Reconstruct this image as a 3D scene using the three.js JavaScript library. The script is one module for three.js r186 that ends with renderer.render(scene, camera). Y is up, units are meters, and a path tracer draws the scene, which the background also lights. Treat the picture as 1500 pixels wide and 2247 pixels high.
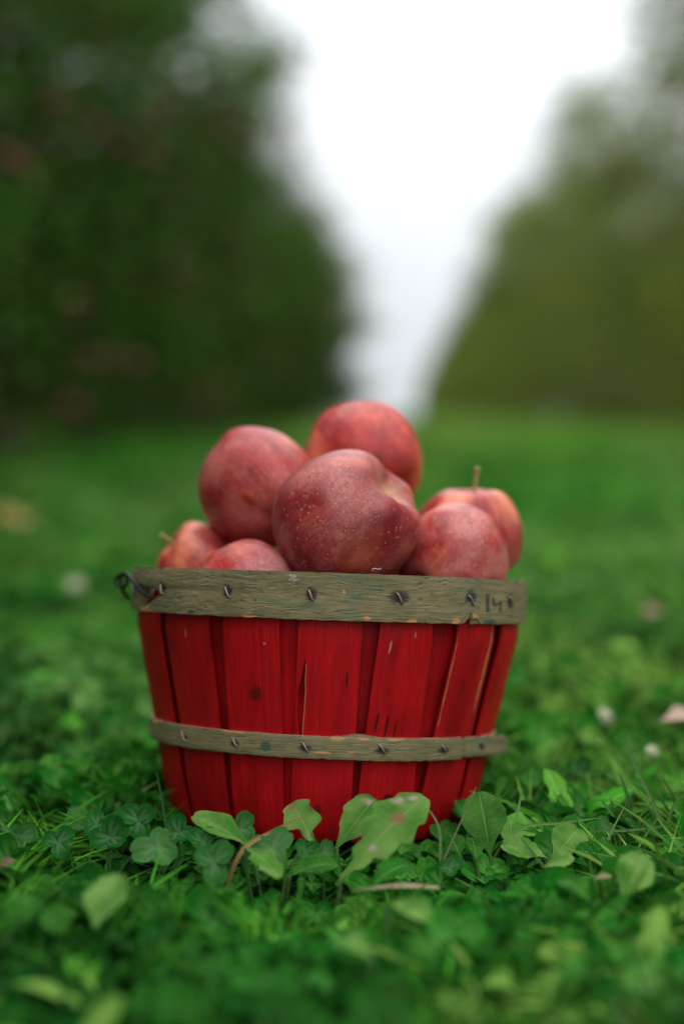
import * as THREE from 'three';
import { mergeGeometries } from 'three/addons/utils/BufferGeometryUtils.js';

// ---------------------------------------------------------------- camera, sky, sun, exposure
const scene = new THREE.Scene();
const F = 3121;                                            // focal length in photograph pixels
const camera = new THREE.PerspectiveCamera(2 * Math.atan(1123.5 / F) * 180 / Math.PI, 683 / 1024, 0.05, 900);
const PITCH = -Math.atan(198.5 / F);
camera.position.set(0, 0.271, 0.935);
camera.rotation.x = PITCH;
camera.focus = 0.822;
camera.userData.fStop = 1.9;
camera.updateMatrixWorld();

const renderer = new THREE.WebGLRenderer({ antialias: true });
renderer.toneMapping = THREE.LinearToneMapping;
renderer.toneMappingExposure = 1.0;
renderer.shadowMap.enabled = true;
renderer.setSize(683, 1024);

// ---------------------------------------------------------------- random and noise
function rng(seed) { let a = seed >>> 0; return () => { a = (a + 0x6D2B79F5) | 0; let t = Math.imul(a ^ (a >>> 15), 1 | a); t = (t + Math.imul(t ^ (t >>> 7), 61 | t)) ^ t; return ((t ^ (t >>> 14)) >>> 0) / 4294967296; }; }
function hash3(x, y, z) { let h = Math.imul(x, 374761393) + Math.imul(y, 668265263) + Math.imul(z, 2147483647 ^ 0x3504f333); h = Math.imul(h ^ (h >>> 13), 1274126177); h ^= h >>> 16; return (h >>> 0) / 4294967296; }
function noise(x, y, z = 0) {
  const xi = Math.floor(x), yi = Math.floor(y), zi = Math.floor(z); let u = x - xi, v = y - yi, w = z - zi;
  u = u * u * (3 - 2 * u); v = v * v * (3 - 2 * v); w = w * w * (3 - 2 * w);
  const l = (a, b, t) => a + (b - a) * t;
  return l(l(l(hash3(xi, yi, zi), hash3(xi + 1, yi, zi), u), l(hash3(xi, yi + 1, zi), hash3(xi + 1, yi + 1, zi), u), v),
    l(l(hash3(xi, yi, zi + 1), hash3(xi + 1, yi, zi + 1), u), l(hash3(xi, yi + 1, zi + 1), hash3(xi + 1, yi + 1, zi + 1), u), v), w);
}
const fbm = (x, y, z = 0, o = 3) => { let s = 0, a = 0.5, n = 0; for (let i = 0; i < o; i++) { s += a * noise(x, y, z); n += a; a *= 0.5; x = x * 2.03 + 7.1; y = y * 2.03 + 3.7; z = z * 2.03 + 1.3; } return s / n; };
const clamp = (x, a = 0, b = 1) => Math.min(b, Math.max(a, x));
const smooth = (a, b, x) => { const t = clamp((x - a) / (b - a)); return t * t * (3 - 2 * t); };
const mix3 = (a, b, t) => [a[0] + (b[0] - a[0]) * t, a[1] + (b[1] - a[1]) * t, a[2] + (b[2] - a[2]) * t];
const srgb = (c) => 255 * (c <= 0.0031308 ? 12.92 * c : 1.055 * Math.pow(c, 1 / 2.4) - 0.055);
const R = Math.PI / 180;

// overcast sky: brighter towards the zenith, soft cloud mottling
{
  const W = 512, H = 256, d = new Float32Array(W * H * 4);
  for (let j = 0; j < H; j++) for (let i = 0; i < W; i++) {
    const el = ((j + 0.5) / H - 0.5) * Math.PI, az = (i + 0.5) / W * 2 * Math.PI, s = Math.max(0, Math.sin(el));
    const cx = Math.cos(el) * Math.cos(az), cz = Math.cos(el) * Math.sin(az);
    const cl = fbm(cx * 3 / (s + 0.25), cz * 3 / (s + 0.25), 5, 4);
    const L = 0.72 * (1 + 3.3 * s) * (0.93 + 0.14 * cl), b = 1 - s;
    const k = 4 * (j * W + i);
    d[k] = L * (0.985 - 0.05 * b); d[k + 1] = L * (1.0 - 0.015 * b); d[k + 2] = L * (1.015 + 0.015 * b); d[k + 3] = 1;
  }
  const t = new THREE.DataTexture(d, W, H, THREE.RGBAFormat, THREE.FloatType);
  t.mapping = THREE.EquirectangularReflectionMapping; t.magFilter = THREE.LinearFilter; t.minFilter = THREE.LinearFilter; t.needsUpdate = true;
  scene.background = t; scene.environment = t;
}
const sun = new THREE.DirectionalLight(0xfff4e6, 1.5);
sun.position.set(-5.2, 9, -1.6); sun.castShadow = true; sun.shadow.radius = 36; sun.shadow.mapSize.set(2048, 2048);
Object.assign(sun.shadow.camera, { left: -6, right: 6, top: 6, bottom: -6, near: 0.5, far: 30 });
scene.add(sun);

// ---------------------------------------------------------------- helpers
const taken = {};
function numbered(n) { const k = taken[n] = (taken[n] ?? -1) + 1; return k ? `${n}_${String(k).padStart(3, '0')}` : n; }
function tag(o, label, category, group, kind) {
  o.name = numbered(o.name); if (label) o.userData.label = label; if (category) o.userData.category = category;
  if (group) o.userData.group = group; if (kind) o.userData.kind = kind; scene.add(o); return o;
}
function mesh(name, geo, mat, parent) { const m = new THREE.Mesh(geo, mat); m.name = name; m.castShadow = m.receiveShadow = true; if (parent) parent.add(m); return m; }
function group(name, x = 0, y = 0, z = 0) { const g = new THREE.Group(); g.name = name; g.position.set(x, y, z); return g; }
const V = (x, y, z) => new THREE.Vector3(x, y, z);
// a point of the place, from where it shows in the photograph and its depth in metres
function at(px, py, d) { const x = (px - 750) / F * d, y = -(py - 1123.5) / F * d, c = Math.cos(PITCH), s = Math.sin(PITCH); return V(x, 0.271 + y * c + d * s, 0.935 + y * s - d * c); }
function geom(pos, idx, uv, col) {
  const g = new THREE.BufferGeometry(); g.setAttribute('position', new THREE.Float32BufferAttribute(pos, 3)); g.setIndex(idx);
  g.setAttribute('uv', new THREE.Float32BufferAttribute(uv ?? new Array(pos.length / 3 * 2).fill(0), 2));
  if (col) g.setAttribute('color', new THREE.Float32BufferAttribute(col, 3));
  g.computeVertexNormals(); return g;
}
function texture(W, H, f, color = true) {
  const d = new Uint8Array(W * H * 4);
  for (let j = 0; j < H; j++) for (let i = 0; i < W; i++) {
    const c = f((i + 0.5) / W, (j + 0.5) / H), k = 4 * (j * W + i);
    if (color) { d[k] = clamp(srgb(Math.max(0, c[0])), 0, 255); d[k + 1] = clamp(srgb(Math.max(0, c[1])), 0, 255); d[k + 2] = clamp(srgb(Math.max(0, c[2])), 0, 255); }
    else d[k] = d[k + 1] = d[k + 2] = clamp(c * 255, 0, 255);
    d[k + 3] = 255;
  }
  const t = new THREE.DataTexture(d, W, H, THREE.RGBAFormat); t.magFilter = THREE.LinearFilter; t.minFilter = THREE.LinearFilter;
  t.wrapS = t.wrapT = THREE.RepeatWrapping; if (color) t.colorSpace = THREE.SRGBColorSpace; t.needsUpdate = true; return t;
}

// ---------------------------------------------------------------- ground
const ROW = V(0.0449, 0, -1).normalize(), SIDE = V(1, 0, 0.0449).normalize();      // the orchard alley's direction
const along = (lat, s) => V(lat * SIDE.x + s * ROW.x, 0, 0.935 + lat * SIDE.z + s * ROW.z);
{
  const soil = texture(512, 512, (u, v) => {
    const a = fbm(u * 24, v * 24, 1, 4), b = fbm(u * 90, v * 30, 3, 2), c = noise(u * 200, v * 200, 9);
    let k = mix3([0.028, 0.022, 0.012], [0.075, 0.058, 0.03], a);
    if (b > 0.62) k = mix3(k, [0.17, 0.13, 0.07], smooth(0.62, 0.75, b));
    return mix3(k, [0.03, 0.06, 0.015], 0.5 * smooth(0.45, 0.7, c));
  });
  const g = new THREE.PlaneGeometry(800, 800, 1, 1); g.rotateX(-Math.PI / 2);
  const uv = g.attributes.uv; for (let i = 0; i < uv.count; i++) uv.setXY(i, uv.getX(i) * 800 / 0.5, uv.getY(i) * 800 / 0.5);
  const o = mesh('ground', g, new THREE.MeshStandardMaterial({ map: soil, roughness: 1 }));
  tag(o, 'dark soil under the grass and clover', 'ground', null, 'structure');
}

// ---------------------------------------------------------------- basket
const H = 0.1605;
const prof = [[0, 0.0955], [0.004, 0.0980], [0.03, 0.1048], [0.06, 0.1105], [0.1225, 0.1246], [0.1605, 0.1262]];
function rad(y) { for (let i = 1; i < prof.length; i++) if (y <= prof[i][0] || i === prof.length - 1) { const [a, ra] = prof[i - 1], [b, rb] = prof[i]; return ra + (rb - ra) * (y - a) / (b - a); } }
const basket = group('fruit_basket', -0.0138, 0.0088, 0);
basket.rotation.order = 'ZXY'; basket.rotation.set(-6.5 * R, 0, -2.0 * R);
basket.userData = {};
tag(basket, 'red wooden stave basket with green painted hoops, full of apples', 'basket');

// red stained veneer, grain running up the stave; flaws are knots, bare scratches and dark streaks given in (u, v)
function staveTexture(seed, flaws = []) {
  const dye = 0.72 + 0.6 * noise(seed * 1.7, 3.3, 1);
  return texture(160, 512, (u, v) => {
    const g = fbm(u * 26 + seed * 3.1, v * 3.2 + 0.4 * fbm(u * 4, v * 5, seed), seed, 4), g2 = noise(u * 90 + seed, v * 9, seed + 4), p = fbm(u * 4 + seed, v * 7, seed + 9, 3), sp = noise(u * 120, v * 420, seed);
    let c = mix3([0.25 * dye, 0.003, 0.005], [0.50 * dye, 0.006, 0.009], clamp(0.5 + (g - 0.5) * 0.6 + (p - 0.5) * 1.2));
    c = mix3(c, [0.11, 0.004, 0.005], 0.4 * smooth(0.62, 0.85, g2) * smooth(0.4, 0.7, p));
    if (sp > 0.93) c = mix3(c, [0.60, 0.10, 0.07], 0.5 * smooth(0.45, 0.65, p));
    for (const [kind, x, y, w, h, lean = 0] of flaws) {
      const dx = (u - x - lean * (v - y)) / w, dy = (v - y) / h, q = dx * dx + dy * dy;
      if (q > 4) continue;
      const r = q + 0.9 * (fbm(u * 30, v * 40, seed + 20, 2) - 0.5);
      if (kind === 'bare') c = mix3(c, [0.50, 0.19, 0.085], smooth(1.0, 0.5, r));
      if (kind === 'knot') c = mix3(c, [0.075, 0.006, 0.006], 0.7 * smooth(1.1, 0.3, r));
      if (kind === 'streak') c = mix3(c, [0.02, 0.004, 0.004], 0.85 * smooth(1.0, 0.3, r));
    }
    return c;
  });
}
const staveBump = texture(160, 512, (u, v) => clamp(0.5 + 0.45 * (fbm(u * 40, v * 5, 3, 3) - 0.5) + 0.2 * (noise(u * 110, v * 12, 8) - 0.5)), false);
function staveMaterial(seed, flaws) { return new THREE.MeshPhysicalMaterial({ map: staveTexture(seed, flaws), bumpMap: staveBump, bumpScale: 0.0006, roughness: 0.55, specularIntensity: 0.3 }); }
const plainStaves = [11, 12, 13, 14].map(s => staveMaterial(s, []));
// one veneer strip: left and right edge angle at the foot and at the rim, lift off the profile, thickness; cup = bow of its middle
function strip(lo, hi, opt = {}) {
  const { lift = 0, thick = 0.0016, y0 = 0, y1 = H - 0.001, u0 = 0, u1 = 1, seed = 1, cup = 0.0006, edge } = opt, nx = 8, ny = 30, pos = [], uv = [], idx = [];
  for (let face = 0; face < 2; face++) for (let j = 0; j <= ny; j++) for (let i = 0; i <= nx; i++) {
    const t = j / ny, f = i / nx, y = y0 + (y1 - y0) * t;
    let a = lo[0] + (hi[0] - lo[0]) * t, b = lo[1] + (hi[1] - lo[1]) * t;
    a += 0.25 * (noise(t * 6, seed, 1) - 0.5); b += 0.25 * (noise(t * 6, seed, 2) - 0.5);
    if (edge) [a, b] = edge(t, a, b);
    const ph = (a + (b - a) * f) * R, fu = u0 + (u1 - u0) * f;
    const r = rad(y) + lift + cup * (1 - (2 * fu - 1) ** 2) - face * thick + 0.0005 * (noise(t * 4, f * 2, seed + 7) - 0.5);
    pos.push(r * Math.sin(ph), y, r * Math.cos(ph)); uv.push(fu, t);
  }
  const n = (nx + 1) * (ny + 1), q = (a, b, c, d) => idx.push(a, b, c, a, c, d), id = (f, j, i) => f * n + j * (nx + 1) + i;
  for (let j = 0; j < ny; j++) for (let i = 0; i < nx; i++) { q(id(0, j, i), id(0, j, i + 1), id(0, j + 1, i + 1), id(0, j + 1, i)); q(id(1, j, i + 1), id(1, j, i), id(1, j + 1, i), id(1, j + 1, i + 1)); }
  // rims, with vertices of their own so that the edges stay crisp
  const rim = (list) => { const s = pos.length / 3; for (const [p, o] of list) for (const k of [p, o]) { pos.push(pos[3 * k], pos[3 * k + 1], pos[3 * k + 2]); uv.push(uv[2 * k], uv[2 * k + 1]); } for (let k = 0; k < list.length - 1; k++) q(s + 2 * k, s + 2 * k + 1, s + 2 * k + 3, s + 2 * k + 2); };
  const L = [], Rr = [], B = [], T = [];
  for (let j = 0; j <= ny; j++) { L.push([id(0, j, 0), id(1, j, 0)]); Rr.push([id(1, j, nx), id(0, j, nx)]); }
  for (let i = 0; i <= nx; i++) { B.push([id(1, 0, i), id(0, 0, i)]); T.push([id(0, ny, i), id(1, ny, i)]); }
  rim(L); rim(Rr); rim(B); rim(T);
  return geom(pos, idx, uv);
}
const shown = [   // outer staves seen in the photograph: angles at the foot and at the rim
  [[-75, -55.4], [-77, -56.6], 21, [['knot', 0.5, 0.85, 0.1, 0.03]]],
  [[-52.2, -33.0], [-51.8, -34.2], 22, [['bare', 0.52, 0.76, 0.012, 0.02]]],
  [[-30.8, -12.2], [-28.8, -12.7], 23, [['knot', 0.55, 0.55, 0.13, 0.035], ['bare', 0.75, 0.74, 0.03, 0.006]]],
  [[-10.2, 10.0], [-6.9, 9.3], 24, [['knot', 0.45, 0.12, 0.1, 0.03], ['streak', 0.8, 0.62, 0.02, 0.04]]],
  [[11.4, 31.8], [14.8, 29.2], 25, [['streak', 0.16, 0.46, 0.035, 0.05, 0.4], ['streak', 0.34, 0.44, 0.03, 0.06, 0.3], ['streak', 0.5, 0.43, 0.02, 0.05, 0.3], ['bare', 0.22, 0.74, 0.022, 0.03, 0.25], ['bare', 0.66, 0.79, 0.016, 0.014, 0.3], ['streak', 0.5, 0.17, 0.12, 0.02, 2]]],
  [[34.4, 54.9], [39.6, 54.8], 26, [['bare', 0.885, 0.66, 0.045, 0.19, 0.28], ['bare', 0.02, 0.6, 0.012, 0.2]]],
  [[57.2, 77.4], [61.0, 77.0], 27, [['streak', 0.3, 0.5, 0.02, 0.3]]],
];
shown.forEach(([lo, hi, seed, flaws], k) => {
  const m = staveMaterial(seed, flaws);
  if (k === 3) {   // the stave with the open split: two tongues with a slit between them
    const slit = (t) => { const q = (t - 0.53) / 0.15; return q * q >= 1 ? 0 : 1.5 * Math.pow(1 - q * q, 0.7) * (0.7 + 0.6 * noise(t * 40, 3)); };
    const mid = (t, a, b) => a + (b - a) * (0.12 + 0.02 * t);
    const g = mergeGeometries([
      strip(lo, hi, { lift: 0.0016, u1: 0.13, seed, edge: (t, a, b) => [a, mid(t, a, b) - slit(t)] }),
      strip(lo, hi, { lift: 0.0016, u0: 0.13, seed, edge: (t, a, b) => [mid(t, a, b) + 0.25 * slit(t), b] })]);
    mesh('stave', g, m, basket).userData.label = 'red stave with an open lengthwise split';
    const bare = new THREE.MeshStandardMaterial({ color: new THREE.Color().setRGB(0.55, 0.23, 0.1), roughness: 0.8 });
    const pts = []; for (let i = 0; i <= 14; i++) { const t = 0.40 + 0.27 * i / 14, y = t * (H - 0.001), a = lo[0] + (hi[0] - lo[0]) * t, b = lo[1] + (hi[1] - lo[1]) * t, ph = (mid(t, a, b) + 0.25 * slit(t) + 0.10 + 0.1 * noise(i, 5)) * R, r = rad(y) + 0.0017; pts.push(V(r * Math.sin(ph), y, r * Math.cos(ph))); }
    mesh('splinter', new THREE.TubeGeometry(new THREE.CatmullRomCurve3(pts), 28, 0.00024, 5), bare, basket);
  } else mesh('stave', strip(lo, hi, { lift: 0.0016, seed, cup: k === 5 ? 0.0014 : 0.0006 }), m, basket);
});
for (let k = 0; k < 9; k++) { const a = 80 + k * 22.6; mesh('stave', strip([a, a + 19.5], [a + 1.5, a + 18], { lift: 0.0016, seed: 40 + k }), plainStaves[k % 4], basket); }
for (let k = 0; k < 16; k++) {   // inner staves that show in the gaps
  const mids = [-78, -54.5, -32, -11, 11.6, 34.2, 57.5, 79], a = k < 8 ? mids[k] : 101.5 + (k - 8) * 22.6;
  mesh('inner_stave', strip([a - 10.8, a + 10.8], [a - 10.8, a + 10.8], { lift: -0.0042, seed: 60 + k, cup: 0 }), plainStaves[(k * 3 + 1) % 4], basket);
}
{ const b = new THREE.CylinderGeometry(0.097, 0.096, 0.004, 40); b.translate(0, 0.006, 0); mesh('bottom_board', b, plainStaves[0], basket); }

// painted hoops: green paint on rough split wood; staples leave rust stains, chips show the bare wood
const hoopBump = texture(1024, 96, (u, v) => { const w = 0.06 * (fbm(u * 9, v * 1.5, 4) - 0.5); const g = fbm(u * 22, (v + w * 4) * 24, 2, 4), c = noise(u * 60, (v + w * 5) * 34, 6); return clamp(0.5 + 0.9 * (g - 0.5) - 0.4 * smooth(0.72, 0.92, c)); }, false);
function hoopTexture(seed, staples, chips, marks = [], W = 1024) {
  return texture(W, 128, (u, v) => {
    const w = 0.07 * (fbm(u * 8, v * 1.5, seed) - 0.5), g = fbm(u * 36 + seed, (v + w * 4) * 15, seed, 4), p = fbm(u * 9 + seed, v * 2.2, seed + 3, 3), c = noise(u * 60, (v + w * 5) * 34, 6);
    let k = mix3([0.140, 0.120, 0.050], [0.235, 0.188, 0.092], clamp(0.5 + 1.3 * (g - 0.5) + 1.3 * (p - 0.5)));
    k = mix3(k, [0.045, 0.085, 0.04], 0.6 * smooth(0.74, 0.92, c));
    k = mix3(k, [0.07, 0.13, 0.075], 0.35 * smooth(0.62, 0.74, fbm(u * 14, v * 3, seed + 11)));
    for (const [x, y, s] of staples) {
      const dx = (u - x) / (0.014 * s), dy = (v - y) / (0.12), q = dx * dx + dy * dy;
      if (q < 6) k = mix3(k, [0.016, 0.012, 0.008], 0.95 * smooth(1.7, 0.1, q * (0.25 + 0.9 * fbm(u * 90, v * 30, seed + 5, 2))));
    }
    for (const [x, y, wx, wy, tone = 0] of chips) {
      const dx = (u - x) / wx, dy = (v - y) / wy, q = dx * dx + dy * dy + 1.4 * (fbm(u * 90, v * 12, seed + 8, 2) - 0.5);
      if (q < 1) k = mix3(k, tone === 2 ? [0.40, 0.40, 0.35] : tone ? [0.05, 0.095, 0.05] : [0.50, 0.235, 0.085], smooth(1, 0.75, q) * (tone === 2 ? smooth(0.5, 0.62, noise(u * 420, v * 60, 3)) : 1));
    }
    for (const [x0, y0, x1, y1, ww] of marks) {
      const ax = (u - x0) * 8.0, ay = v - y0, bx = (x1 - x0) * 8.0, by = y1 - y0, t = clamp((ax * bx + ay * by) / (bx * bx + by * by)), q = Math.hypot(ax - bx * t, ay - by * t) / ww;
      if (q < 1) k = mix3(k, [0.012, 0.03, 0.025], 0.85 * smooth(1, 0.5, q));
    }
    return k;
  });
}
const rawWood = texture(256, 16, (u, v) => mix3([0.42, 0.27, 0.17], [0.62, 0.44, 0.31], fbm(u * 60, v * 3, 2)));
const rawMaterial = new THREE.MeshStandardMaterial({ map: rawWood, roughness: 0.85 });
// one hoop strip: angle of its two ends at each height, outer radius, top and bottom edge, thickness; group 1 is the sawn edge
function hoop(a0, a1, ya, yb, rOut, thick, seed, opt = {}) {
  const nx = opt.nx ?? 120, ny = 10, pos = [], uv = [], front = [], edge = [];
  const id = (f, j, i) => (f * (ny + 1) + j) * (nx + 1) + i;
  for (let f = 0; f < 2; f++) for (let j = 0; j <= ny; j++) for (let i = 0; i <= nx; i++) {
    const v = j / ny, s = i / nx, A = a0(v), B = a1(v), ph = A + (B - A) * s, jag = 0.0009 * (fbm(ph * 0.5, seed, 3, 3) - 0.5);
    const bot = ya(ph) + jag + (opt.chip ? opt.chip(ph) : 0), top = yb(ph) + 0.0004 * (fbm(ph * 0.4, seed, 9) - 0.5);
    const y = bot + (top - bot) * v;
    const round = 0.0004 * (Math.pow(Math.abs(2 * v - 1), 8));
    const r = rOut(ph, v) - (f ? thick : round) + (f ? 0 : 0.0005 * (fbm(ph * 0.8, v * 9, seed, 3) - 0.5));
    pos.push(r * Math.sin(ph * R), y, r * Math.cos(ph * R)); uv.push((ph - (opt.ua ?? -61)) / ((opt.ub ?? 45) - (opt.ua ?? -61)), v);
  }
  const q = (L, a, b, c, d) => L.push(a, b, c, a, c, d);
  for (let j = 0; j < ny; j++) for (let i = 0; i < nx; i++) { q(front, id(0, j, i), id(0, j, i + 1), id(0, j + 1, i + 1), id(0, j + 1, i)); q(front, id(1, j, i + 1), id(1, j, i), id(1, j + 1, i), id(1, j + 1, i + 1)); }
  const rim = (list) => { const s = pos.length / 3; for (const pr of list) pr.forEach((k, n) => { pos.push(pos[3 * k], pos[3 * k + 1], pos[3 * k + 2]); uv.push(uv[2 * k] * 3, n); }); for (let k = 0; k < list.length - 1; k++) q(edge, s + 2 * k, s + 2 * k + 1, s + 2 * k + 3, s + 2 * k + 2); };
  const T = [], Bm = [], E0 = [], E1 = [];
  for (let i = 0; i <= nx; i++) { T.push([id(0, ny, i), id(1, ny, i)]); Bm.push([id(1, 0, i), id(0, 0, i)]); }
  for (let j = 0; j <= ny; j++) { E0.push([id(0, j, 0), id(1, j, 0)]); E1.push([id(1, j, nx), id(0, j, nx)]); }
  rim(T); rim(Bm); rim(E0); rim(E1);
  const g = geom(pos, [...front, ...edge], uv); g.addGroup(0, front.length, 0); g.addGroup(front.length, edge.length, 1); return g;
}
const hoopLook = (map) => [new THREE.MeshStandardMaterial({ map, bumpMap: hoopBump, bumpScale: 0.0005, roughness: 0.78 }), rawMaterial];
const up = [-49.4, -26.2, -4.2, 18.2, 39.9, 60.1, 84, 107, 130, 153, 176, 199, 222, 245, 268, 288], low = [-47.5, -26.9, -5.1, 17.6, 39.0, 59.5, 82, 105, 128, 151, 174, 197, 220, 243, 266, 288];
const uu = (p, a, b) => (p - a) / (b - a);
const topY = () => H + 0.0003, botY = () => H - 0.0272;
{
  const chips = [[uu(41, -61, 45), 0.06, 0.022, 0.07], [uu(35, -61, 45), 0.05, 0.012, 0.09], [uu(10, -61, 45), 0.04, 0.008, 0.06], [uu(22, -61, 45), 0.03, 0.014, 0.05], [uu(-20, -61, 45), 0.02, 0.02, 0.03], [uu(-38, -61, 45), 0.06, 0.012, 0.05, 1], [uu(40, -61, 45), 0.05, 0.008, 0.1, 1], [uu(-9, -61, 45), 0.86, 0.012, 0.10, 2], [uu(4, -61, 45), 0.6, 0.004, 0.05], [uu(-57.5, -61, 45), 0.08, 0.02, 0.1]];
  const m = hoopLook(hoopTexture(5, up.filter(p => p < 45).map((p, i) => [uu(p, -61, 45), 0.53, [1, 0.7, 0.8, 1.5, 1.3][i]]), chips));
  // its near end is torn: a wedge is missing below the middle
  const end = (v) => v < 0.45 ? -60.5 + 12.5 * (v / 0.45) : -48 - 19 * smooth(0.45, 0.62, v);
  const rim = (p) => 0.1336 - 0.0012 * smooth(40, 44.3, p) + 0.0010 * smooth(-45, -60, p);
  mesh('upper_hoop', hoop(end, () => 44.3, botY, topY, rim, 0.0026, 3, { chip: (p) => 0.0032 * smooth(37.5, 39.5, p) * smooth(44.6, 43, p) }), m, basket).userData.label = 'green painted front strip of the upper hoop with a torn end';
  const marks = [[uu(47.6, 40, 293), 0.64, uu(47.9, 40, 293), 0.27, 0.035], [uu(50.3, 40, 293), 0.56, uu(50.9, 40, 293), 0.40, 0.03], [uu(50.9, 40, 293), 0.40, uu(54.2, 40, 293), 0.48, 0.03], [uu(54.2, 40, 293), 0.48, uu(54.0, 40, 293), 0.28, 0.03]];
  const m2 = hoopLook(hoopTexture(8, up.filter(p => p > 45).map(p => [uu(p, 40, 293), 0.5, 0.55]), [[uu(49, 40, 293), 0.05, 0.012, 0.06, 1]], marks.map(a => [a[0], a[1], a[2], a[3], a[4]]), 2048));
  const endB = (v) => 295.5 + 7.5 * smooth(0.05, 0.5, v);
  mesh('upper_hoop', hoop(() => 42, endB, botY, topY, (p) => 0.1314, 0.0028, 4, { ua: 40, ub: 293, nx: 160 }), m2, basket).userData.label = 'green painted rear strip of the upper hoop with pen marks';
  const m3 = hoopLook(hoopTexture(9, [], []));
  mesh('inner_hoop', hoop(() => 0, () => 359.9, () => H - 0.024, () => H - 0.0004, () => 0.1246, 0.0018, 6, { ua: 0, ub: 120, nx: 90 }), m3, basket);
}
{
  // the lower hoop dips a little towards the front and its loose end stands off on one side
  const dip = (p) => -0.0050 * (1 - Math.cos(p * R)), slope = (p) => -0.0010 * Math.sin(p * R);
  const ya = (p) => 0.0512 + dip(p) * 0.55 + slope(p), yb = (p) => 0.0644 + dip(p) * 0.55 + slope(p);
  const chips = [[uu(-70, -95, 52), 0.95, 0.03, 0.12], [uu(-28, -95, 52), 0.97, 0.03, 0.06], [uu(4, -95, 52), 0.96, 0.02, 0.12], [uu(12, -95, 52), 0.98, 0.012, 0.1], [uu(22, -95, 52), 0.97, 0.02, 0.08], [uu(0, -95, 52), 0.3, 0.016, 0.05], [uu(8, -95, 52), 0.35, 0.012, 0.05], [uu(-17, -95, 52), 0.4, 0.012, 0.22, 1]];
  const m = hoopLook(hoopTexture(15, low.filter(p => p < 45).map((p, i) => [uu(p, -95, 52), 0.45, [0.6, 0.6, 0.8, 1.0, 1.0][i]]), chips));
  mesh('lower_hoop', hoop(() => -95, () => 47.2, ya, yb, (p) => 0.1157 + 0.0004 * smooth(10, 16, p), 0.0020, 13, { ua: -95, ub: 52 }), m, basket).userData.label = 'green painted front strip of the lower hoop';
  const m2 = hoopLook(hoopTexture(18, low.filter(p => p > 45).map(p => [uu(p, 0, 270), 0.5, 0.4]), []));
  mesh('lower_hoop', hoop(() => 2.6, () => 86, (p) => ya(p) + 0.0012 - 0.0022 * smooth(44, 90, p), (p) => yb(p) + 0.0019 * smooth(30, 20, p) - 0.0016 * smooth(44, 85, p) - 0.003 * smooth(76, 86, p), (p) => 0.1138 + 0.0085 * Math.pow(smooth(44, 88, p), 1.2), 0.0014, 14, { ua: 0, ub: 270, nx: 60 }), m2, basket).userData.label = 'loose overlapping end of the lower hoop';
  mesh('lower_hoop', hoop(() => 62, () => 266.5, ya, yb, () => 0.1141, 0.0018, 16, { ua: 0, ub: 270, nx: 90 }), m2, basket).userData.label = 'rear strip of the lower hoop';
}
const wire = new THREE.MeshStandardMaterial({ color: new THREE.Color().setRGB(0.30, 0.23, 0.20), metalness: 0.6, roughness: 0.4 });
const darkWire = new THREE.MeshStandardMaterial({ color: new THREE.Color().setRGB(0.03, 0.026, 0.026), metalness: 0.7, roughness: 0.4 });
function polar(p, y, r) { return V(r * Math.sin(p * R), y, r * Math.cos(p * R)); }
const stapleAt = (p, y, r, seed) => {
  const q = rng(seed), L = 0.0024 * (0.8 + 0.5 * q()), lean = 0.45 + 0.35 * q(), d = L * lean / r / R;
  const c = new THREE.CatmullRomCurve3([polar(p - d, y + L, r - 0.002), polar(p - d, y + L, r + 0.0004), polar(p - d * 0.5, y + L * 0.6, r + 0.0010), polar(p + d * 0.6, y - L * 0.7, r + 0.0010), polar(p + d, y - L, r + 0.0002), polar(p + d, y - L, r - 0.002)]);
  return new THREE.TubeGeometry(c, 18, 0.00065, 6);
};
up.forEach((p, i) => mesh('staple', stapleAt(p, H - 0.0133, p < 45 ? 0.1336 : 0.1314, i + 1), wire, basket));
low.forEach((p, i) => mesh('staple', stapleAt(p, 0.0580 - 0.0028 * (1 - Math.cos(p * R)) - 0.0010 * Math.sin(p * R), p < 45 ? 0.1159 : p < 62 ? 0.1149 : 0.1143, i + 31), wire, basket));
{ // wire ear of the carrying handle
  const g1 = new THREE.TubeGeometry(new THREE.CatmullRomCurve3([polar(-57, H - 0.0185, 0.129), polar(-58.5, H - 0.0170, 0.1330), polar(-65, H - 0.0105, 0.1350), polar(-72, H - 0.0045, 0.1370), polar(-78, H - 0.0055, 0.1385), polar(-82, H - 0.012, 0.1380), polar(-87, H - 0.020, 0.1340), polar(-94, H - 0.024, 0.1275)]), 60, 0.00125, 8);
  const ear = mesh('handle_ear', g1, darkWire, basket);
  const o = polar(-76.5, H - 0.0090, 0.1385), ring = new THREE.TorusGeometry(0.0042, 0.0013, 8, 24); ring.rotateY(-20 * R); ring.translate(o.x, o.y, o.z);
  mesh('ring', ring, darkWire, ear);
  const hang = []; for (let k = 0; k <= 12; k++) hang.push(polar(-94 - 172 * k / 12, H - 0.024 - 0.055 * Math.sin(Math.PI * k / 12), 0.1305 + 0.002 * Math.sin(Math.PI * k / 12)));
  mesh('bail_handle', new THREE.TubeGeometry(new THREE.CatmullRomCurve3(hang), 60, 0.00125, 8), darkWire, basket);
}

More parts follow.
